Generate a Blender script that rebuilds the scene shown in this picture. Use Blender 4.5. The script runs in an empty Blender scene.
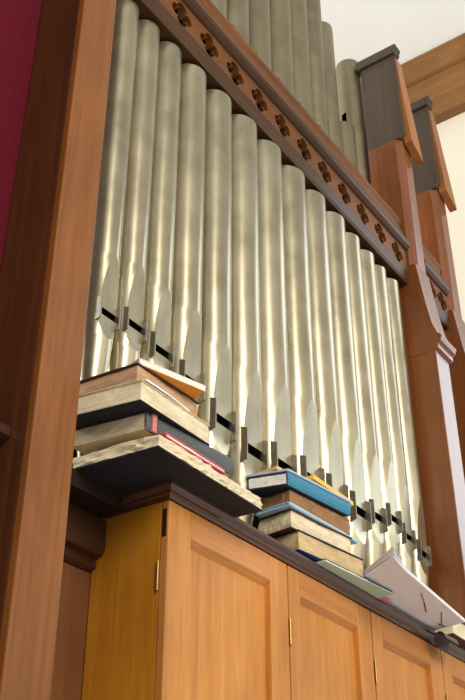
import bpy, bmesh, math, random
from mathutils import Vector, Matrix
random.seed(7)
S = 1.2            # one drawing unit is 1.2 m
EYE = 1.4          # camera height above the floor
FLOOR = -EYE / S
COL = bpy.context.scene.collection
R = math.radians

# ------------------------------------------------------------------ materials
def new_mat(name):
    m = bpy.data.materials.new(name); m.use_nodes = True
    nt = m.node_tree
    return m, nt, nt.nodes['Principled BSDF']

def srgb(r, g, b):
    f = lambda c: (c/255/12.92) if c/255 <= .04045 else ((c/255+.055)/1.055)**2.4
    return (f(r), f(g), f(b), 1)

def ramp(nt, stops):
    n = nt.nodes.new('ShaderNodeValToRGB')
    e = n.color_ramp.elements
    while len(e) > 1: e.remove(e[-1])
    e[0].position, e[0].color = stops[0]
    for p, c in stops[1:]:
        x = e.new(p); x.color = c
    return n

def noise(nt, scale, detail=6, rough=.6, vec=None, dist=0):
    n = nt.nodes.new('ShaderNodeTexNoise')
    n.inputs['Scale'].default_value = scale; n.inputs['Detail'].default_value = detail
    n.inputs['Roughness'].default_value = rough; n.inputs['Distortion'].default_value = dist
    if vec: nt.links.new(vec, n.inputs['Vector'])
    return n

def coords(nt, scale=(1, 1, 1)):
    t = nt.nodes.new('ShaderNodeNewGeometry')
    mp = nt.nodes.new('ShaderNodeMapping'); mp.inputs['Scale'].default_value = scale
    nt.links.new(t.outputs['Position'], mp.inputs['Vector'])
    return mp.outputs['Vector']

def mix(nt, fac, a, b, mode='MULTIPLY'):
    n = nt.nodes.new('ShaderNodeMix'); n.data_type = 'RGBA'; n.blend_type = mode
    if isinstance(fac, float): n.inputs[0].default_value = fac
    else: nt.links.new(fac, n.inputs[0])
    for s, v in ((6, a), (7, b)):
        if isinstance(v, tuple): n.inputs[s].default_value = v
        else: nt.links.new(v, n.inputs[s])
    return n.outputs[2]

def bump(nt, b, h, strength=.2, dist=.003):
    n = nt.nodes.new('ShaderNodeBump'); n.inputs['Strength'].default_value = strength
    n.inputs['Distance'].default_value = dist
    nt.links.new(h, n.inputs['Height']); nt.links.new(n.outputs[0], b.inputs['Normal'])

def wood(name, dark, light, axis='z', rough=.4, spec=.5, coat=0., fig=1.):
    m, nt, b = new_mat(name)
    s = {'x': (1.1, 22, 22), 'y': (22, 1.1, 22), 'z': (22, 22, 1.1)}[axis]
    v = coords(nt, s)
    n1 = noise(nt, 1.2*fig, 7, .62, v, 1.2)
    s2 = tuple(k*5 for k in s)
    n2 = noise(nt, 1.6, 3, .5, coords(nt, s2))
    n3 = noise(nt, 2.4, 4, .6, coords(nt))
    r1 = ramp(nt, [(.18, dark), (.82, light)]); nt.links.new(n1.outputs[0], r1.inputs[0])
    r2 = ramp(nt, [(.3, (.87, .86, .85, 1)), (.6, (1, 1, 1, 1))]); nt.links.new(n2.outputs[0], r2.inputs[0])
    r3 = ramp(nt, [(.3, (.8, .78, .76, 1)), (.65, (1.08, 1.05, 1.0, 1))]); nt.links.new(n3.outputs[0], r3.inputs[0])
    c = mix(nt, 1., r1.outputs[0], r2.outputs[0]); c = mix(nt, 1., c, r3.outputs[0])
    nt.links.new(c, b.inputs['Base Color'])
    b.inputs['Roughness'].default_value = rough; b.inputs['Specular IOR Level'].default_value = spec
    b.inputs['Coat Weight'].default_value = coat; b.inputs['Coat Roughness'].default_value = .22
    bump(nt, b, n2.outputs[0], .12, .0015)
    return m

def plain(name, col, rough=.6, var=.12, scale=30, spec=.4, metal=0., bmp=0.):
    m, nt, b = new_mat(name)
    n = noise(nt, scale, 5, .6, coords(nt))
    lo = tuple(c*(1-var*1.6) for c in col[:3]) + (1,)
    hi = tuple(min(1, c*(1+var)) for c in col[:3]) + (1,)
    r = ramp(nt, [(.3, lo), (.7, hi)]); nt.links.new(n.outputs[0], r.inputs[0])
    nt.links.new(r.outputs[0], b.inputs['Base Color'])
    b.inputs['Roughness'].default_value = rough; b.inputs['Metallic'].default_value = metal
    b.inputs['Specular IOR Level'].default_value = spec
    if bmp: bump(nt, b, n.outputs[0], bmp, .004)
    return m

def pages(name, col, dark=.8, lines=420.):
    """leaf edges: fine level lines plus blotchy ageing"""
    m, nt, b = new_mat(name)
    n1 = noise(nt, 1., 3, .6, coords(nt, (6, 6, lines)))
    n2 = noise(nt, 22, 4, .6, coords(nt, (1, 1, 2.5)))
    r1 = ramp(nt, [(.32, (dark, dark*.95, dark*.86, 1)), (.6, (1, 1, 1, 1))]); nt.links.new(n1.outputs[0], r1.inputs[0])
    r2 = ramp(nt, [(.3, tuple(c*.74 for c in col[:3])+(1,)), (.62, col)]); nt.links.new(n2.outputs[0], r2.inputs[0])
    nt.links.new(mix(nt, 1., r2.outputs[0], r1.outputs[0]), b.inputs['Base Color'])
    b.inputs['Roughness'].default_value = .8; b.inputs['Specular IOR Level'].default_value = .2
    bump(nt, b, n1.outputs[0], .35, .002)
    return m

def pipe_metal(name, base, rough):
    m, nt, b = new_mat(name)
    n1 = noise(nt, 1., 6, .65, coords(nt, (30, 30, 2.0)))
    n2 = noise(nt, 9, 5, .6, coords(nt))
    n3 = noise(nt, 60, 3, .6, coords(nt, (1, 1, .35)))
    r1 = ramp(nt, [(.3, tuple(c*.8 for c in base[:3])+(1,)), (.68, base)]); nt.links.new(n1.outputs[0], r1.inputs[0])
    r2 = ramp(nt, [(.3, (.82, .80, .74, 1)), (.6, (1, 1, 1, 1))]); nt.links.new(n2.outputs[0], r2.inputs[0])
    nt.links.new(mix(nt, 1., r1.outputs[0], r2.outputs[0]), b.inputs['Base Color'])
    b.inputs['Metallic'].default_value = .85
    rr = nt.nodes.new('ShaderNodeMapRange')
    rr.inputs['To Min'].default_value = rough-.06; rr.inputs['To Max'].default_value = rough+.1
    nt.links.new(n2.outputs[0], rr.inputs['Value']); nt.links.new(rr.outputs[0], b.inputs['Roughness'])
    bump(nt, b, n3.outputs[0], .012, .001)
    return m

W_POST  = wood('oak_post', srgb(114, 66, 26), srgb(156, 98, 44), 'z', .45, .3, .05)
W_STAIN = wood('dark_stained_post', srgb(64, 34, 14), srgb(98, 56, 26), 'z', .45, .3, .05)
W_POST2 = wood('red_oak_post', srgb(108, 60, 28), srgb(150, 86, 42), 'z', .34, .4, .6)
W_DARK  = wood('dark_walnut', srgb(44, 22, 14), srgb(70, 38, 24), 'x', .3, .5, .5)
W_RAIL  = wood('carved_rail_wood', srgb(96, 58, 28), srgb(132, 84, 46), 'x', .55, .2)
W_RAILD = wood('rail_dark_wood', srgb(62, 38, 18), srgb(88, 58, 32), 'x', .42, .25, .0)
W_CAB   = wood('honey_pine', srgb(184, 118, 52), srgb(224, 156, 82), 'z', .42, .35, .05)
W_CABX  = wood('honey_pine_rail', srgb(178, 114, 54), srgb(214, 148, 82), 'x', .42, .35, .05)
W_SIDE  = wood('amber_pine_side', srgb(178, 112, 24), srgb(222, 150, 40), 'z', .42, .35, .05)
W_PANEL = wood('brown_panel', srgb(92, 54, 24), srgb(124, 76, 38), 'z', .45)
W_CORN  = wood('cornice_wood', srgb(66, 40, 30), srgb(100, 66, 50), 'x', .26, .5, .6)
W_BEAM  = wood('ceiling_beam_oak', srgb(112, 74, 34), srgb(158, 110, 58), 'y', .5, .4, 0, .8)
W_CAP   = wood('cap_grey_brown', srgb(68, 57, 47), srgb(86, 73, 61), 'z', .5, .4)
W_PLATE = wood('orange_oak', srgb(146, 88, 38), srgb(182, 118, 58), 'z', .42)
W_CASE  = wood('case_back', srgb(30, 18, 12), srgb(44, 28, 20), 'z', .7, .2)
PIPE    = pipe_metal('tin_pipe', srgb(192, 181, 153), .28)
PIPEU   = pipe_metal('upper_pipe_zinc', srgb(158, 147, 120), .42)
EAR     = plain('pipe_ear_metal', srgb(150, 142, 128), .45, .15, 60, .5, .8)
LANGUID = plain('languid_dark', srgb(20, 20, 22), .8)
RED     = plain('red_felt', srgb(98, 22, 36), .95, .35, 260, .1, 0, .3)
REDCARD = plain('red_backing', srgb(58, 12, 12), .95)
PLASTER = plain('cream_plaster', srgb(238, 230, 212), .9, .02, 3, .2)
CEIL    = plain('white_plaster', srgb(240, 240, 236), .9, .02, 2, .2)
FLOORM  = plain('pale_carpet', srgb(206, 207, 208), .9, .05, 40)
BRASS   = plain('brass', srgb(170, 136, 78), .4, .15, 80, .5, .9)
BLACKC  = plain('black_cloth', srgb(34, 36, 42), .7, .2, 90, .3, 0, .15)
CREAMP  = pages('cream_pages', srgb(246, 230, 196))
TANP    = pages('tan_pages', srgb(226, 198, 150))
OLDP    = pages('old_brown_pages', srgb(176, 132, 96), .6)
BROWNP  = pages('pinkish_brown_pages', srgb(214, 172, 134), .7)
GREYP   = pages('grey_cream_pages', srgb(226, 208, 172), .75)
WHITEP  = pages('white_pages', srgb(248, 244, 236), .94)
SLATE   = plain('slate_cloth', srgb(88, 90, 90), .6, .15, 90)
REDC    = plain('red_cloth', srgb(190, 74, 84), .55, .12, 70)
PINKC   = plain('pink_card', srgb(214, 128, 124), .6)
DBROWN  = plain('dark_brown_leather', srgb(74, 48, 38), .55, .2, 60)
TANCOV  = plain('tan_board', srgb(210, 188, 148), .7, .1, 60)
ORANGE  = plain('orange_paper', srgb(226, 150, 52), .6, .05, 20)
BLUE    = plain('navy_blue_cloth', srgb(40, 64, 118), .6, .1, 90)
TEAL    = plain('teal_blue_cloth', srgb(52, 128, 158), .5, .1, 70)
LBLUE   = plain('pale_blue_paper', srgb(168, 204, 224), .5, .06, 40)
LAV     = plain('pale_lavender_cover', srgb(176, 188, 210), .5, .06, 40)
GREEN   = plain('pale_green_paper', srgb(186, 212, 192), .6, .05, 40)
NAVY    = plain('dark_navy_board', srgb(36, 40, 54), .5)
MAROON  = plain('maroon_cloth', srgb(78, 36, 40), .6)
YELLOW  = plain('yellow_paper', srgb(240, 200, 84), .6, .05, 30)
PEACH   = plain('peach_paper', srgb(240, 190, 140), .6, .05, 30)
PAPER   = plain('white_paper', srgb(234, 237, 243), .75, .03, 14, .3)
INK     = plain('black_steel', srgb(30, 32, 34), .5, .1, 60, .4)

# ------------------------------------------------------------------ building helpers
def W(p):                       # drawing units -> world metres
    return Vector((p[0]*S, p[1]*S, p[2]*S + EYE))

def link(name, mesh, mat, parent=None, base=(0, 0, 0)):
    o = bpy.data.objects.new(name, mesh); COL.objects.link(o)
    for mm in (mat if isinstance(mat, (list, tuple)) else [mat]):
        o.data.materials.append(mm)
    return o

def obj(name, bm, mat, parent=None, bevel=0., smooth=False, sharp=None):
    """bm holds drawing-unit coordinates; the mesh origin is the parent's base (or its own lowest centre)"""
    for v in bm.verts: v.co = W(v.co)
    bmesh.ops.recalc_face_normals(bm, faces=bm.faces)
    if bevel:
        es = [e for e in bm.edges if len(e.link_faces) == 2 and e.calc_face_angle(0) > .5]
        bmesh.ops.bevel(bm, geom=es, offset=bevel, segments=2, affect='EDGES', profile=.6)
    for f in bm.faces: f.smooth = smooth
    if parent is None:
        zs = min(v.co.z for v in bm.verts)
        cx = sum(v.co.x for v in bm.verts)/len(bm.verts); cy = sum(v.co.y for v in bm.verts)/len(bm.verts)
        org = Vector((cx, cy, zs))
    else:
        p = parent; org = Vector((0, 0, 0))
        while p is not None: org += Vector(p.location); p = p.parent
    for v in bm.verts: v.co -= org
    me = bpy.data.meshes.new(name); bm.to_mesh(me); bm.free()
    if sharp is not None: me.set_sharp_from_angle(angle=sharp)
    o = link(name, me, mat)
    if parent is None: o.location = org
    else: o.parent = parent
    return o

def thing(name, base, label, cat, group=None):
    o = bpy.data.objects.new(name, None); COL.objects.link(o)
    o.location = W(base); o.empty_display_size = .05
    return tag(o, label, cat, group)

def tag(o, label, cat, group=None):
    o['label'] = label; o['category'] = cat
    if group: o['group'] = group
    return o

def struct(o):
    o['kind'] = 'structure'; return o

def box(bm, a, b):
    x0, y0, z0 = a; x1, y1, z1 = b
    v = [bm.verts.new(p) for p in ((x0,y0,z0),(x1,y0,z0),(x1,y1,z0),(x0,y1,z0),(x0,y0,z1),(x1,y0,z1),(x1,y1,z1),(x0,y1,z1))]
    for f in ((0,3,2,1),(4,5,6,7),(0,1,5,4),(1,2,6,5),(2,3,7,6),(3,0,4,7)):
        bm.faces.new([v[i] for i in f])
    return bm

def boxm(a, b): return box(bmesh.new(), a, b)

def prism(bm, prof, axis, a, b):
    """closed polygon extruded along an axis: axis x -> prof is (y,z); y -> (x,z); z -> (x,y)"""
    def mk(p, t):
        return {'x': (t, p[0], p[1]), 'y': (p[0], t, p[1]), 'z': (p[0], p[1], t)}[axis]
    A = [bm.verts.new(mk(p, a)) for p in prof]; B = [bm.verts.new(mk(p, b)) for p in prof]
    n = len(prof)
    for i in range(n): bm.faces.new((A[i], A[(i+1) % n], B[(i+1) % n], B[i]))
    bm.faces.new(A); bm.faces.new(B[::-1])
    return bm

def quadslab(bm, q, z0, z1):
    """slab over four plan corners"""
    return prism(bm, q, 'z', z0, z1)

# ------------------------------------------------------------------ the room
struct(obj('floor', boxm((-4, -4, FLOOR-.05), (4.4, 2.6, FLOOR)), FLOORM))
XW = 3.6
struct(obj('wall_right', boxm((XW, .95, FLOOR), (XW+.1, 6.2, 4.6)), PLASTER))
c = bmesh.new()
prism(c, [(XW+.1, 4.02), (XW+.1, 4.12), (.2, 6.6), (.2, 6.5)], 'y', .3, 6.2)
struct(obj('ceiling', c, CEIL))
struct(obj('wall_left', boxm((-2.2, 1.131, FLOOR), (.93, 1.2, 4.2)), RED))
# wall plate under the ceiling slope
b = thing('ceiling_beam', (XW-.05, 1.0, 3.5), 'long brown oak beam along the top of the cream wall under the white ceiling', 'beam')
obj('board', boxm((XW-.06, .95, 3.72), (XW+.002, 6.0, 4.0)), W_BEAM, b, .006)
obj('moulding', prism(bmesh.new(), [(XW-.06, 4.0), (XW-.075, 4.012), (XW-.09, 4.06), (XW-.1, 4.14), (XW, 4.14), (XW, 4.0)], 'y', .95, 6.0), W_BEAM, b, .004)

# ------------------------------------------------------------------ organ case
X0, X1 = 1.0, 2.515
t = thing('wooden_post', (.955, 1.06, FLOOR), 'tall plain brown wooden post at the left end of the organ, beside the red wall', 'post')
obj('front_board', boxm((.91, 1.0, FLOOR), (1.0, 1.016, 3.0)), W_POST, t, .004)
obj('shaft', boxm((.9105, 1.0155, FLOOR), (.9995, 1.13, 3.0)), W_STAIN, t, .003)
obj('cap', boxm((.895, .985, 3.0), (1.015, 1.145, 3.08)), W_CAP, t, .006)

def far_post(dx, dy, label):
    x0, x1 = X1+dx, X1+.1+dx
    t = thing('buttress_post', (x0+.05, 1.08+dy, FLOOR), label, 'post', None)
    def P(l): return [(y+dy, z) for y, z in l]
    obj('lower_shaft', boxm((x0, 1.0+dy, FLOOR), (x1-.004, 1.3+dy, 1.70)), W_POST2, t, .004)
    obj('bracket', prism(bmesh.new(), P([(.985, 1.755), (1.0, 1.80), (1.012, 1.88), (1.022, 1.97), (1.03, 2.05), (1.16, 2.05), (1.16, 1.755)]), 'x', x0, x1), W_POST2, t, .004)
    obj('necking', prism(bmesh.new(), P([(1.0, 1.70), (.99, 1.705), (.99, 1.72), (.98, 1.728), (.974, 1.745), (.982, 1.756), (1.16, 1.756), (1.16, 1.70)]), 'x', x0, x1+.01), W_POST2, t, .002)
    # upper shaft with chamfered front edges
    cz = .022
    obj('upper_shaft', prism(bmesh.new(), [(x0, 1.16+dy), (x0, 1.03+cz+dy), (x0+cz, 1.03+dy), (x1-cz, 1.03+dy), (x1, 1.03+cz+dy), (x1, 1.16+dy)], 'z', 2.05, 2.62), W_POST2, t, .002)
    # square cap block, its crown and its sloping face plate
    obj('cap_block', prism(bmesh.new(), P([(1.03, 2.62), (1.015, 2.64), (1.015, 3.045), (1.16, 3.045), (1.16, 2.62)]), 'x', x0, x0+.05), W_CAP, t, .004)
    obj('crown', prism(bmesh.new(), P([(1.012, 3.045), (1.006, 3.055), (1.006, 3.068), (1.001, 3.076), (1.001, 3.088), (1.172, 3.088), (1.172, 3.045)]), 'x', x0-.012, x0+.034), W_CAP, t, .003)
    pl = bmesh.new()
    f = [(x0+.012, 1.014+dy, 3.04), (x0+.06, 1.014+dy, 3.04), (x0+.105, .995+dy, 2.56), (x0+.02, .995+dy, 2.60)]
    A = [pl.verts.new(p) for p in f]; B = [pl.verts.new((p[0], p[1]+.03, p[2])) for p in f]
    pl.faces.new(A); pl.faces.new(B[::-1])
    for i in range(4): pl.faces.new((A[i], A[(i+1) % 4], B[(i+1) % 4], B[i]))
    obj('face_plate', pl, W_PLATE, t, .003)
    return t
far_post(0, 0, 'brown capped buttress post beside the right end of the pipes, the nearer one')
far_post(.314, .012, 'brown capped buttress post before the cream wall, the farther one')

# the carved rail with pierced quatrefoils
def quatrefoil_board(name, x0, x1, z0, z1, yf, thick, centres, zc, mat, parent):
    cu = bpy.data.curves.new('tmp', 'CURVE'); cu.dimensions = '2D'; cu.fill_mode = 'BOTH'
    cu.extrude = thick/2*S; cu.resolution_u = 1
    def poly(pts):
        s = cu.splines.new('POLY'); s.points.add(len(pts)-1); s.use_cyclic_u = True
        for p, q in zip(s.points, pts): p.co = (q[0]*S, q[1]*S, 0, 1)
    poly([(x0, z0), (x1, z0), (x1, z1), (x0, z1)])
    d, r = .0205, .0195
    for cx in centres:
        pts = []
        for k in range(4):
            a0 = k*math.pi/2
            for j in range(9):
                th = a0 + (-1+j/4)*R(118)
                pts.append((cx + d*math.cos(a0) + r*math.cos(th), zc + d*math.sin(a0) + r*math.sin(th)))
        poly(pts)
    o = bpy.data.objects.new('tmp', cu); COL.objects.link(o)
    dg = bpy.context.evaluated_depsgraph_get()
    me = bpy.data.meshes.new_from_object(o.evaluated_get(dg))
    bpy.data.objects.remove(o)
    bm = bmesh.new(); bm.from_mesh(me); bpy.data.meshes.remove(me)
    for v in bm.verts:
        x, z, y = v.co
        v.co = (x/S, yf+thick/2+y/S, z/S)
    return obj(name, bm, mat, parent)

def rail(x0, x1, centres, label):
    t = thing('carved_rail', ((x0+x1)/2, 1.08, 1.975), label, 'rail')
    quatrefoil_board('pierced_board', x0, x1, 2.018, 2.112, 1.060, .022, centres, 2.064, W_RAIL, t)
    obj('red_backing', boxm((x0, 1.100, 2.018), (x1, 1.104, 2.105)), REDCARD, t)
    obj('bottom_board', prism(bmesh.new(), [(1.057, 2.02), (1.062, 1.985), (1.067, 1.975), (1.104, 1.975), (1.104, 2.02)], 'x', x0, x1), W_RAILD, t, .002)
    obj('moulding', prism(bmesh.new(), [(1.064, 2.108), (1.052, 2.113), (1.043, 2.122), (1.040, 2.134), (1.044, 2.147), (1.053, 2.156), (1.064, 2.160), (1.104, 2.160), (1.104, 2.108)], 'x', x0, x1), W_RAILD, t, .002)
    obj('upper_strip', prism(bmesh.new(), [(1.066, 2.16), (1.058, 2.172), (1.058, 2.184), (1.068, 2.190), (1.068, 2.225), (1.062, 2.235), (1.064, 2.25), (1.10, 2.25), (1.10, 2.16)], 'x', x0, x1), W_RAIL, t, .002)
    for cx in centres:
        bm = bmesh.new()
        bmesh.ops.create_uvsphere(bm, u_segments=10, v_segments=6, radius=.009)
        for v in bm.verts: v.co = Vector((v.co.x*1.3+cx, v.co.y+1.072, v.co.z*.9+2.254))
        obj('boss', bm, W_RAIL, t, 0, True)
    return t
PITCH = .1155
rail(1.001, X1-.001, [1.29+PITCH*k for k in range(-2, 11)], 'carved brown rail pierced with quatrefoils running across the tops of the lower pipes')
rail(X1+.115, X1+.313, [2.70, 2.785], 'short end of carved brown rail between the two capped posts')

# dark inside of the case
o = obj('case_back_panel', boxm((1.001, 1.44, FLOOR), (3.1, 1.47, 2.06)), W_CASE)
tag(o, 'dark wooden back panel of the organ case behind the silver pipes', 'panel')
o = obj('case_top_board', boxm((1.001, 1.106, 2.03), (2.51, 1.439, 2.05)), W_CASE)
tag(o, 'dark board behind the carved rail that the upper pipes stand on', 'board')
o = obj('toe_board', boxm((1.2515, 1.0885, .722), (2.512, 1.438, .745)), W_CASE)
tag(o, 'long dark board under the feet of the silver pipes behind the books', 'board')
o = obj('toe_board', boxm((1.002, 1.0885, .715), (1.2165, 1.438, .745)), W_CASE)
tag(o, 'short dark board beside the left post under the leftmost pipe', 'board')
t = thing('impost', (1.117, 1.16, FLOOR), 'dark moulded wood above a brown panel between left post and pine cabinet', 'moulding')
obj('moulding', prism(bmesh.new(), [(1.165, .625), (1.155, .632), (1.158, .645), (1.142, .650), (1.138, .660), (1.138, .714), (1.19, .714), (1.19, .625)], 'x', 1.002, 1.2355), W_DARK, t, .002)
obj('lower_panel', boxm((1.002, 1.168, FLOOR), (1.2355, 1.188, .624)), W_PANEL, t)
o = obj('wall_moulding', prism(bmesh.new(), [(1.1305, .655), (1.10, .67), (1.075, .69), (1.062, .705), (1.045, .712), (1.045, .728), (1.06, .737), (1.1305, .745)], 'x', -1.6, .909), W_DARK, None, .002)
tag(o, 'dark wooden moulding on the red wall ending against the left post', 'moulding')

# ------------------------------------------------------------------ cabinet
SH = .745                                    # top of the shelf
t = thing('cabinet', (1.87, 1.06, FLOOR), 'honey pine cabinet with panelled doors beneath the organ pipes', 'cabinet')
obj('carcass', boxm((1.2505, 1.017, FLOOR), (X1-.001, 1.086, .721)), W_SIDE, t, .002)
obj('side_panel', boxm((1.236, 1.017, FLOOR), (1.25, 1.168, .7205)), W_SIDE, t, .002)
doors = [(1.236, 1.608, 1.299, 1.546), (1.612, 1.944, 1.653, 1.884), (1.949, 2.298, 1.996, 2.232), (2.303, 2.512, 2.355, 2.47)]
ZB, ZR = FLOOR+.08, .67
for i, (a, b_, pa, pb) in enumerate(doors):
    d = obj('door', boxm((a, 1.0, ZB), (pa, 1.0165, .72)), W_CAB, t, .003)          # hinge stile carries the rest
    obj('stile', boxm((pb, 1.0, ZB), (b_, 1.0165, .72)), W_CAB, d, .003)
    obj('top_rail', prism(bmesh.new(), [(1.0, ZR), (1.0, .72), (1.0165, .72), (1.0165, ZR-.012), (1.013, ZR-.012)], 'x', pa, pb), W_CABX, d, .0015)
    obj('bottom_rail', boxm((pa, 1.0, ZB), (pb, 1.0165, ZB+.1)), W_CABX, d, .002)
    obj('panel', boxm((pa-.004, 1.0125, ZB+.09), (pb+.004, 1.0162, ZR-.004)), W_CAB, d)
    for hz in (.588, -.6):
        bm = bmesh.new()
        hx = a-.0015 if i else a-.0025
        hy = .9985 if i else 1.017
        bmesh.ops.create_cone(bm, cap_ends=True, segments=12, radius1=.0024, radius2=.0024, depth=.05)
        for v in bm.verts: v.co = Vector((v.co.x+hx, v.co.y+hy, v.co.z+hz))
        h = obj('hinge', bm, BRASS, d)
        h['label'] = 'brass hinge'
ob = obj('tenon_end', boxm((1.2352, 1.004, .655), (1.2368, 1.0125, .705)), W_DARK, t)
# shelf with its moulded edge returning round the left end
t = thing('shelf', (1.87, 1.04, .72), 'dark brown moulded shelf edge on top of the pine cabinet carrying the books', 'shelf')
prof = [(-.012, .7215), (.003, .7215), (.004, .7265), (.009, .7285), (.0095, .733), (.014, .736), (.0175, .7395), (.018, .745), (-.012, .745)]
bm = bmesh.new()
st = []
for f in (lambda d, z: (X1-.001, 1.0-d, z), lambda d, z: (1.236-d, 1.0-d, z), lambda d, z: (1.236-d, 1.1375, z)):
    st.append([bm.verts.new(f(d, z)) for d, z in prof])
n = len(prof)
for A, B in zip(st, st[1:]):
    for i in range(n): bm.faces.new((A[i], A[(i+1) % n], B[(i+1) % n], B[i]))
bm.faces.new(st[0]); bm.faces.new(st[-1][::-1])
obj('edge_moulding', bm, W_CORN, t)
obj('board', boxm((1.248, 1.012, .7215), (X1-.001, 1.0875, .745)), W_CORN, t)

# ------------------------------------------------------------------ organ pipes
YAX = 1.116
def make_pipe(idx, x, r, zm, ztop, label):
    zb = SH
    t = thing('organ_pipe', (x, YAX, zb), label, 'organ pipe', 'silver pipes of the lower row')
    w0 = .66*r; H = .017 + 3.1*r; slot = .42*r
    N = 40; NI = 10
    def ring_angles(phi):
        a = [-phi + 2*phi*i/NI for i in range(NI+1)]
        rest = N-NI
        a += [phi + (2*math.pi-2*phi)*i/rest for i in range(1, rest)]
        return a
    def vert(bm, th, rr, z, plane=None, inside=False):
        xx, yy = rr*math.sin(th), -rr*math.cos(th)
        if inside and plane is not None: yy = max(yy, -plane)
        return bm.verts.new((x+xx, YAX+yy, z))
    def loft(rows, cut=None):
        bm = bmesh.new(); rs = []
        for z, rr, phi, flat in rows:
            pl = rr*math.cos(phi) if flat else None
            rs.append([vert(bm, th, rr, z, pl, k <= NI) for k, th in enumerate(ring_angles(phi))])
        for i in range(len(rs)-1):
            for k in range(N):
                f = bm.faces.new((rs[i][k], rs[i][(k+1) % N], rs[i+1][(k+1) % N], rs[i+1][k]))
                if cut and cut(i, k): bm.faces.remove(f)
        return bm, rs
    # body: slot, flattened upper lip, tube
    rows = [(zm-slot, r, math.asin(w0/r), False), (zm, r, math.asin(w0/r), True)]
    for j in range(1, 13):
        tt = j/12
        w = w0*math.sqrt(max(0, 1-tt**1.7))
        rows.append((zm+H*tt, r, max(.05, math.asin(min(.99, w/r))), j < 12))
    for j in range(1, 5): rows.append((zm+H+(ztop-zm-H)*j/4, r, .05+.6*j/4, False))
    bm, rs = loft(rows, lambda i, k: i == 0 and k < NI)
    # rolled rim and a lid a little below it
    top = rs[-1]
    ins = [bm.verts.new((v.co.x+(x-v.co.x)*.06, v.co.y+(YAX-v.co.y)*.06, ztop)) for v in top]
    low = [bm.verts.new((v.co.x, v.co.y, ztop-.03)) for v in ins]
    for k in range(N):
        q = (k+1) % N
        bm.faces.new((top[k], top[q], ins[q], ins[k])); bm.faces.new((ins[k], ins[q], low[q], low[k]))
    bm.faces.new(low)
    obj('body', bm, PIPE, t, 0, True, R(14))
    # foot: cone with the flattened, round-ended lower lip
    zf = zm-slot; L = zf-zb; hl = 1.35*r
    def rad(z): 
        s = (z-zb)/L
        return r*(.22+.78*s**.8)
    rows = [(zb, rad(zb), .3, False)]
    for j in range(1, 4): rows.append((zb+(L-hl)*j/4, rad(zb+(L-hl)*j/4), .3-.25*j/4, False))
    for j in range(9):
        tt = j/8; z = zf-hl+hl*tt; rr = rad(z)
        w = w0*math.sqrt(max(0, 1-(1-tt)**2))
        rows.append((z, rr, max(.05, math.asin(min(.97, w/rr))), j > 0))
    bm, rs = loft(rows)
    bm.faces.new(rs[0]); 
    obj('foot', bm, PIPE, t, 0, True, R(14))
    lg = bmesh.new()
    bmesh.ops.create_circle(lg, cap_ends=True, segments=24, radius=r*.93)
    for v in lg.verts: v.co = Vector((x+v.co.x, YAX+v.co.y*.7+.1*r, zf+.002))
    obj('languid', lg, LANGUID, t)
    yp = YAX-r*math.cos(math.asin(w0/r))
    for s in (-1, 1):
        e = bmesh.new()
        xc = x+s*(w0+.002)
        prism(e, [(yp+.006, zm-slot-.5*r), (yp-.20*r, zm-slot-.42*r), (yp-.22*r, zm+.45*r), (yp+.006, zm+.6*r)], 'x', xc-.0018, xc+.0018)
        obj('ear', e, EAR, t, .0008)
    return t

px = [1.142, 1.2175, 1.299, 1.391, 1.496, 1.606, 1.7205, 1.842, 1.960, 2.074, 2.180, 2.277, 2.364, 2.449]
pr = [.0365, .0383, .041, .0477, .051, .0552, .0575, .0585, .056, .0554, .048, .0455, .0413, .0425]
pz = [1.093, 1.109, 1.093, 1.067, 1.024, 1.000, 1.012, 1.027, 1.031, 1.030, 1.054, 1.082, 1.060, 1.040]
nth = ['first', 'second', 'third', 'fourth', 'fifth', 'sixth', 'seventh', 'eighth', 'ninth', 'tenth', 'eleventh', 'twelfth', 'thirteenth']
for i in range(14):
    lab = 'silver organ pipe in the lower row, last one beside the right brown post' if i == 13 else \
          'silver organ pipe in the lower row, %s from the left wooden post' % nth[i]
    make_pipe(i, px[i], pr[i], pz[i], 1.968-.0012*i, lab)

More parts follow.
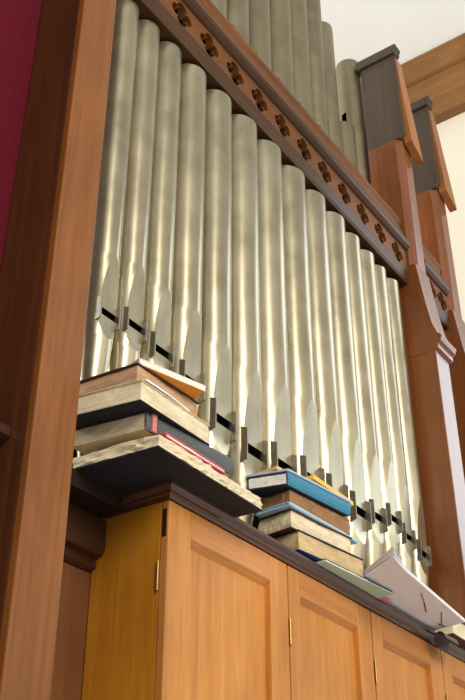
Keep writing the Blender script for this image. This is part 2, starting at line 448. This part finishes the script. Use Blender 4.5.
# upper row of pipes
ux = [1.569, 1.683, 1.801, 1.926, 2.050, 2.164, 2.266, 2.372, 2.540]
ur = [.055, .0563, .0586, .0625, .0575, .0540, .0446, .047, .049]
YU = 1.19
utop = [4.1, 3.95, 3.8, 3.65, 3.5, 3.36, 3.06, 2.63, 3.13]
def upper_pipe(i):
    x, r, zt = ux[i], ur[i], utop[i]
    last = i == len(ux)-1
    YU = 1.224 if last else 1.19
    if last: lab = 'grey upper organ pipe with a tuning slot beside the capped post'
    elif i == len(ux)-2: lab = 'shortest grey upper organ pipe, just left of the slotted pipe'
    elif i == len(ux)-3: lab = 'grey upper organ pipe with rounded top, shorter one beside the tallest pipes'
    else: lab = ['tall grey upper organ pipe above the carved rail, leftmost one in the photo',
                 'tall grey upper organ pipe above the carved rail, second from the left in the photo',
                 'tall grey upper organ pipe above the carved rail, third from the left in the photo',
                 'tall grey upper organ pipe above the carved rail, fourth from the left in the photo',
                 'tall grey upper organ pipe above the carved rail, fifth from the left in the photo',
                 'tall grey upper organ pipe just left of the shorter round topped upper pipe'][i]
    t = thing('upper_organ_pipe', (x, YU, 2.05), lab, 'organ pipe', 'grey pipes of the upper row')
    bm = bmesh.new(); N = 40
    zs = [2.05, 2.3, 2.55, zt-.012, zt-.003, zt] if zt < 3.2 else [2.05, 2.6, 3.2, zt-.012, zt-.003, zt]
    if last: zs = [2.05, 2.4, 2.64, 2.67, 2.76, 2.84, zt-.012, zt-.003, zt]
    rs = []
    for j, z in enumerate(zs):
        k = len(zs)-1-j
        rr = r*(1 if k > 1 else (.985 if k == 1 else .94))
        rs.append([bm.verts.new((x+rr*math.cos(2*math.pi*q/N), YU+rr*math.sin(2*math.pi*q/N), z)) for q in range(N)])
    for j in range(len(zs)-1):
        for q in range(N):
            if last and zs[j] >= 2.67 and zs[j+1] <= 2.84 and 17 <= q <= 19: continue       # the tuning slot
            bm.faces.new((rs[j][q], rs[j][(q+1) % N], rs[j+1][(q+1) % N], rs[j+1][q]))
    bm.faces.new(rs[-1])
    obj('body', bm, PIPEU, t, 0, True, R(40))
    if last:
        rg = bmesh.new()
        prism(rg, [(x-r*.9, YU-.014), (x-r*1.10, YU-.014), (x-r*1.10, YU+.014), (x-r*.9, YU+.014)], 'z', 2.64, 2.672)
        obj('tuning_roll', rg, EAR, t, .002)
    else:
        cb = bmesh.new()
        for q in range(N):
            pass
        bmesh.ops.create_cone(cb, cap_ends=True, segments=N, radius1=r+.0003, radius2=r+.0003, depth=.012)
        for v in cb.verts: v.co = Vector((v.co.x+x, v.co.y+YU, v.co.z+2.056))
        obj('base_collar', cb, PIPEU, t, 0, True, R(40))
for i in range(len(ux)): upper_pipe(i)

# ------------------------------------------------------------------ books
def lerp(a, b, t): return (a[0]+(b[0]-a[0])*t, a[1]+(b[1]-a[1])*t)

def block(q, z0, z1, nx=24, ny=12, rag=0., seed=0, round_=0., nz=4, sag=0.):
    """closed block over plan quad q (FL,FR,BR,BL) with ragged sides"""
    bm = bmesh.new(); rnd = random.Random(seed)
    per = [lerp(q[0], q[1], i/nx) for i in range(nx)] + [lerp(q[1], q[2], i/ny) for i in range(ny)] + \
          [lerp(q[2], q[3], i/nx) for i in range(nx)] + [lerp(q[3], q[0], i/ny) for i in range(ny)]
    cx = sum(p[0] for p in q)/4; cy = sum(p[1] for p in q)/4
    n = len(per); rows = []
    for j in range(nz+1):
        s = j/nz; z = z0+(z1-z0)*s
        bulge = -round_*(abs(2*s-1)**2)
        row = []
        for p in per:
            dx, dy = cx-p[0], cy-p[1]; L = math.hypot(dx, dy) or 1
            k = rnd.uniform(-rag, rag) - bulge
            zz = z + (rnd.uniform(-rag, rag)*.6 if 0 < j < nz else 0)
            row.append(bm.verts.new((p[0]+dx/L*k, p[1]+dy/L*k, zz)))
        rows.append(row)
    for j in range(nz):
        for i in range(n):
            k = (i+1) % n
            bm.faces.new((rows[j][i], rows[j][k], rows[j+1][k], rows[j+1][i]))
    bm.faces.new(rows[0][::-1]); bm.faces.new(rows[-1])
    return bm

def inset(q, dl, dr, df, db):
    """shrink a plan quad by fractions of metres-like units along its own sides"""
    ux_ = (q[1][0]-q[0][0], q[1][1]-q[0][1]); L = math.hypot(*ux_); ux_ = (ux_[0]/L, ux_[1]/L)
    vy = (q[3][0]-q[0][0], q[3][1]-q[0][1]); M = math.hypot(*vy); vy = (vy[0]/M, vy[1]/M)
    f = lambda p, a, b: (p[0]+ux_[0]*a+vy[0]*b, p[1]+ux_[1]*a+vy[1]*b)
    return [f(q[0], dl, df), f(q[1], -dr, df), f(q[2], -dr, -db), f(q[3], dl, -db)]

def quad(FL, FR, depth, BL=None):
    dx, dy = FR[0]-FL[0], FR[1]-FL[1]; L = math.hypot(dx, dy)
    n = (-dy/L, dx/L)
    if BL is None: BL = (FL[0]+n[0]*depth, FL[1]+n[1]*depth)
    BR = (BL[0]+dx, BL[1]+dy)
    return [FL, FR, BR, BL]

def book(name, label, q, z0, z1, page, top, bottom, ct=.0026, spine=None, smat=None, rag=.0006, lip=.0025, round_=0., group=None, seed=1, base=None):
    cx = sum(p[0] for p in q)/4; cy = sum(p[1] for p in q)/4
    t = thing(name, (cx, cy, z0), label, 'book', group)
    i = dict(l=lip, r=lip, f=lip, b=lip)
    if spine: i[spine] = .0022
    qi = inset(q, i['l'], i['r'], i['f'], i['b'])
    obj('pages', block(qi, z0+ct, z1-ct, rag=rag, seed=seed, round_=round_), page, t)
    if top: obj('front_cover', quadslab(bmesh.new(), q, z1-ct, z1), top, t, .0012)
    if bottom: obj('back_cover', quadslab(bmesh.new(), q, z0, z0+ct), bottom, t, .0012)
    if spine:
        s = {'f': [q[0], q[1]], 'l': [q[3], q[0]], 'r': [q[1], q[2]], 'b': [q[2], q[3]]}[spine]
        dx, dy = s[1][0]-s[0][0], s[1][1]-s[0][1]; L = math.hypot(dx, dy); n = (-dy/L, dx/L)   # inward
        m = (z0+z1)/2; h = (z1-z0)/2
        bm = bmesh.new(); A = []; B = []
        out = [(.0022, -h), (0, -h), (-.0022, -h*.6), (-.003, 0), (-.0022, h*.6), (0, h), (.0022, h)]
        for p, lst in ((s[0], A), (s[1], B)):
            for o_, z in out: lst.append(bm.verts.new((p[0]+n[0]*o_, p[1]+n[1]*o_, m+z)))
        k = len(out)
        for a in range(k): bm.faces.new((A[a], A[(a+1) % k], B[(a+1) % k], B[a]))
        bm.faces.new(A); bm.faces.new(B[::-1])
        obj('spine', bm, smat or top, t)
    return t

GL, GR = 'books in the left stack', 'books in the right stack'
# left stack
A = [(1.112, .925), (1.415, .929), (1.408, 1.098), (1.094, 1.098)]
book('book', 'large black book with ragged cream pages, lowest of the left stack', A, .745, .7725, CREAMP, None, BLACKC, .0032, rag=.0036, lip=.001, group=GL, seed=3)
Q = quad((1.134, .9285), (1.300, .9295), .10)
book('booklet', 'thin red covered booklet lying on the large black book', Q, .7727, .7830, WHITEP, REDC, REDC, .0034, spine='l', smat=REDC, lip=.0008, group=GL)
Q = quad((1.106, .951), (1.331, .934), .13, (1.084, 1.095))
bk = book('book', 'grey covered book with pale page ends and a red corner, on the thin red booklet', Q, .7832, .8155, GREYP, DBROWN, TANCOV, .0022, spine='f', smat=SLATE, lip=.0008, group=GL)
qq = [lerp(Q[0], Q[1], .055), lerp(Q[0], Q[1], .10)]
obj('corner_patch', quadslab(bmesh.new(), [(qq[0][0], qq[0][1]-.0045), (qq[1][0], qq[1][1]-.0045), (qq[1][0], qq[1][1]+.003), (qq[0][0], qq[0][1]+.003)], .7832, .8155), PINKC, bk)['label'] = 'red corner patch'
Q = quad((1.073, .935), (1.265, .937), .14, (1.046, 1.088))
book('book', 'thick cream paged book with black back cover, in the middle of the left stack', Q, .8157, .8560, CREAMP, TANCOV, BLACKC, .0026, rag=.0008, group=GL, seed=5)
Q = quad((1.070, .943), (1.238, .9405), .13, (1.058, 1.074))
book('book', 'brown edged old book with dark cover near the top of the left stack', Q, .8563, .8905, BROWNP, DBROWN, TANCOV, .0024, rag=.0008, round_=.003, group=GL, seed=6)
Q = quad((1.077, .946), (1.214, .910), .085)
book('booklet', 'white booklet with orange back cover on top of the left stack', Q, .8907, .9035, WHITEP, WHITEP, ORANGE, .0012, rag=.0004, lip=.0004, group=GL, seed=7)
# slip of paper sticking out along the cream book
bm = bmesh.new()
P = []
for j in range(13):
    s = j/12; x = 1.081+.125*s; y = .9315+.006*s
    z = .8562+.002*math.sin(s*3.1)
    P.append([(x, y, z), (x, y+.0085, z+.0015), (x, y+.0085, z+.0045), (x, y+.001, z+.004)])
V = [[bm.verts.new(p) for p in r] for r in P]
for a, b_ in zip(V, V[1:]):
    for k in range(4): bm.faces.new((a[k], a[(k+1) % 4], b_[(k+1) % 4], b_[k]))
bm.faces.new(V[0]); bm.faces.new(V[-1][::-1])
tag(obj('paper_slip', bm, PAPER), 'narrow rolled white paper slip lying along the cream paged book', 'paper')

# right stack
Q = quad((1.694, .962), (1.950, .943), .11)
book('booklet', 'thin pale green booklet sticking out beneath the right stack', Q, .7452, .7515, WHITEP, NAVY, GREEN, .0018, lip=.001, group=GR)
Q = quad((1.626, .982), (1.846, .955), .085)
book('book', 'tan paged book with navy blue back cover on the pale green booklet', Q, .7520, .7960, TANP, NAVY, BLUE, .0026, rag=.0007, round_=.002, group=GR, seed=9)
Q = quad((1.612, .990), (1.822, .966), .09)
book('book', 'thick cream paged book with maroon back cover, second book up in the right stack', Q, .7963, .8385, CREAMP, DBROWN, MAROON, .0024, rag=.0007, round_=.004, group=GR, seed=10)
Q = quad((1.600, .986), (1.856, .973), .085)
book('booklet', 'thin pale blue booklet lying on the thick cream paged book', Q, .8388, .8478, LBLUE, LBLUE, LBLUE, .0022, spine='f', smat=LBLUE, group=GR)
Q = quad((1.620, .996), (1.828, .973), .075)
book('book', 'worn brown edged book between the pale blue booklet and the teal book', Q, .8481, .8860, OLDP, None, OLDP, .002, rag=.0016, lip=.0008, group=GR, seed=12)
Q = quad((1.603, .990), (1.815, .964), .085, (1.580, 1.074))
kb = book('book', 'teal backed book with white pages near the top of the right stack', Q, .8863, .9170, WHITEP, NAVY, NAVY, .0036, spine='f', smat=TEAL, group=GR, seed=13)
obj('dust_jacket', quadslab(bmesh.new(), [(Q[0][0], Q[0][1]-.003), (Q[1][0]+.004, Q[1][1]-.003), Q[2], Q[3]], .9172, .9225), LAV, kb, .0015)['label'] = 'pale lavender top cover'
Q = quad((1.592, 1.008), (1.800, .985), .055)
o = obj('pamphlet', block(Q, .9227, .9300, rag=.0003), PEACH); tag(o, 'peach coloured pamphlet on the teal backed book', 'pamphlet', None)
Q = quad((1.690, .978), (1.860, .978), .06)
o = obj('envelope', block(Q, .9302, .9400, rag=.0003), YELLOW); tag(o, 'yellow envelope topmost on the right stack', 'envelope', None)

# curling sheaf of white paper
def sheaf():
    t = thing('paper_sheaf', (2.1, .97, .755), 'curling sheaf of white papers hanging over the shelf edge', 'papers')
    FLp, FRp, BRp, BLp = (1.800, .862), (2.222, .897), (2.268, 1.045), (1.885, 1.035)
    def surf(u, v, lift):
        a = lerp(FLp, FRp, u); b_ = lerp(BLp, BRp, u)
        x, y = lerp(a, b_, v)
        z = .7535 - .006*(1-v)*u
        cx = max(0, 1-u/.16)*max(0, 1-v/1.15)
        z += .016*cx**1.7*(.5+lift) + .003*(1-v)*(1-u)
        return x, y, z
    def sheet(name, lift, dz, th, mat, grow=0.):
        bm = bmesh.new(); nu, nv = 36, 14; T = []; Bt = []
        for i in range(nu+1):
            rt, rb = [], []
            for j in range(nv+1):
                x, y, z = surf(i/nu, j/nv, lift)
                rt.append(bm.verts.new((x-grow, y, z+dz+th))); rb.append(bm.verts.new((x-grow, y, z+dz)))
            T.append(rt); Bt.append(rb)
        for i in range(nu):
            for j in range(nv):
                bm.faces.new((T[i][j], T[i+1][j], T[i+1][j+1], T[i][j+1]))
                bm.faces.new((Bt[i][j], Bt[i][j+1], Bt[i+1][j+1], Bt[i+1][j]))
            for j in (0, nv):
                bm.faces.new((T[i][j], Bt[i][j], Bt[i+1][j], T[i+1][j]))
        for j in range(nv):
            for i in (0, nu):
                bm.faces.new((T[i][j], T[i][j+1], Bt[i][j+1], Bt[i][j]))
        return obj(name, bm, mat, t, 0, True, R(35))
    sheet('bottom_sheets', 0., 0., .0035, PAPER)
    sheet('middle_sheets', .5, .0038, .002, PAPER)
    sheet('top_sheets', 1.1, .0062, .0015, PAPER)
    # pen marks on the underside of the lowest sheet
    def under(px, py):      # find u,v by search
        best = None
        for i in range(101):
            for j in range(101):
                x, y, z = surf(i/100, j/100, 0)
                d = (x-px)**2+(y-py)**2
                if best is None or d < best[0]: best = (d, x, y, z)
        return best[3]
    def pin(pts, r=.0016):
        bm = bmesh.new()
        for p, q in zip(pts, pts[1:]):
            a = Vector((p[0], p[1], under(*p)-.0012)); b_ = Vector((q[0], q[1], under(*q)-.0012))
            d = (b_-a); L = d.length; nrm = Vector((-d.y, d.x, 0)).normalized()*r
            box_pts = [a-nrm, a+nrm, b_+nrm, b_-nrm]
            lo = [bm.verts.new(v) for v in box_pts]; hi = [bm.verts.new(v+Vector((0, 0, .003))) for v in box_pts]
            bm.faces.new(lo); bm.faces.new(hi[::-1])
            for k in range(4): bm.faces.new((lo[k], lo[(k+1) % 4], hi[(k+1) % 4], hi[k]))
        o = obj('ink_mark', bm, INK, t); o['label'] = 'dark pen mark'
    pin([(1.992, .897), (2.022, .908), (2.053, .9195)], .0008)
    pin([(2.053, .9195), (2.084, .932), (2.1115, .9433)], .0014)
    pin([(2.1313, .9152), (2.17, .933), (2.2118, .952)], .001)
    pin([(2.2036, .9571), (2.2310, .9524)], .0014)
sheaf()
# pink card caught under the sheaf
o = obj('card', boxm((1.90, .972, .7455), (2.0, 1.05, .7475)), PINKC); tag(o, 'pink card poking out under the white papers', 'card')
# last book at the right and the loose spine in front of it
Q = quad((2.284, .955), (2.505, .958), .11)
bkn = book('book', 'cream paged book at the right end of the shelf beside the white papers', Q, .7455, .792, CREAMP, MAROON, MAROON, .003, rag=.0006)
bm = bmesh.new()
prof = [(math.cos(a)*.017, math.sin(a)*.017) for a in [R(-70+k*22) for k in range(12)]]
inn = [(p[0]*.84, p[1]*.84) for p in prof][::-1]
prism(bm, [(.962+p[0]*.9, .716+p[1]*1.2) for p in prof+inn], 'x', 2.215, 2.29)
obj('loose_spine', bm, DBROWN, bkn)['label'] = 'curled dark brown loose spine'

# ------------------------------------------------------------------ light
w = bpy.data.worlds.new('world'); bpy.context.scene.world = w; w.use_nodes = True
bg = w.node_tree.nodes['Background']
bg.inputs[0].default_value = (1.0, .985, .92, 1); bg.inputs[1].default_value = .5

def area(name, loc, target, sx, sy, power, col):
    l = bpy.data.lights.new(name, 'AREA'); l.shape = 'RECTANGLE'; l.size = sx*S; l.size_y = sy*S
    l.energy = power; l.color = col
    o = bpy.data.objects.new(name, l); COL.objects.link(o)
    o.location = W(loc); d = W(target)-W(loc)
    o.rotation_euler = d.to_track_quat('-Z', 'Y').to_euler()
    return o
# tall window in the wall behind the camera, and the daylight window in the right-hand wall
area('window_light_narrow', (-1.1, -3.4, 3.0), (1.7, 1.1, 1.3), .42, 2.4, 260, (1.0, .95, .86))
area('room_fill_front', (2.2, -3.8, 1.9), (1.8, 1.1, 1.3), 6.0, 3.6, 110, (1.0, .94, .78))  # broad fill added in place of the bright room behind the camera, no window
area('window_light_right', (3.55, .36, 2.2), (2.4, .2, 1.0), .85, 1.7, 19, (.78, .90, 1.0))
area('fill_light_rear', (-1.2, 4.6, 3.2), (3.6, 2.2, 3.6), 1.4, 2.0, 205, (1.0, .96, .88))  # unseen lamp added to brighten the cream wall and ceiling and rim the upper pipes

# ------------------------------------------------------------------ camera
cam = bpy.data.cameras.new('camera'); co = bpy.data.objects.new('camera', cam); COL.objects.link(co)
az, pt = R(35.1), R(32.8)
fw = Vector((math.cos(az)*math.cos(pt), math.sin(az)*math.cos(pt), math.sin(pt)))
co.location = W((0, 0, 0)); co.rotation_euler = fw.to_track_quat('-Z', 'Y').to_euler()
cam.sensor_fit = 'VERTICAL'; cam.sensor_height = 36; cam.lens = 1013/700*36
cam.clip_start = .05
sc = bpy.context.scene; sc.camera = co
vs = sc.view_settings; vs.view_transform = 'Standard'; vs.look = 'None'; vs.gamma = 1; vs.use_curve_mapping = False
vs.exposure = 0.0
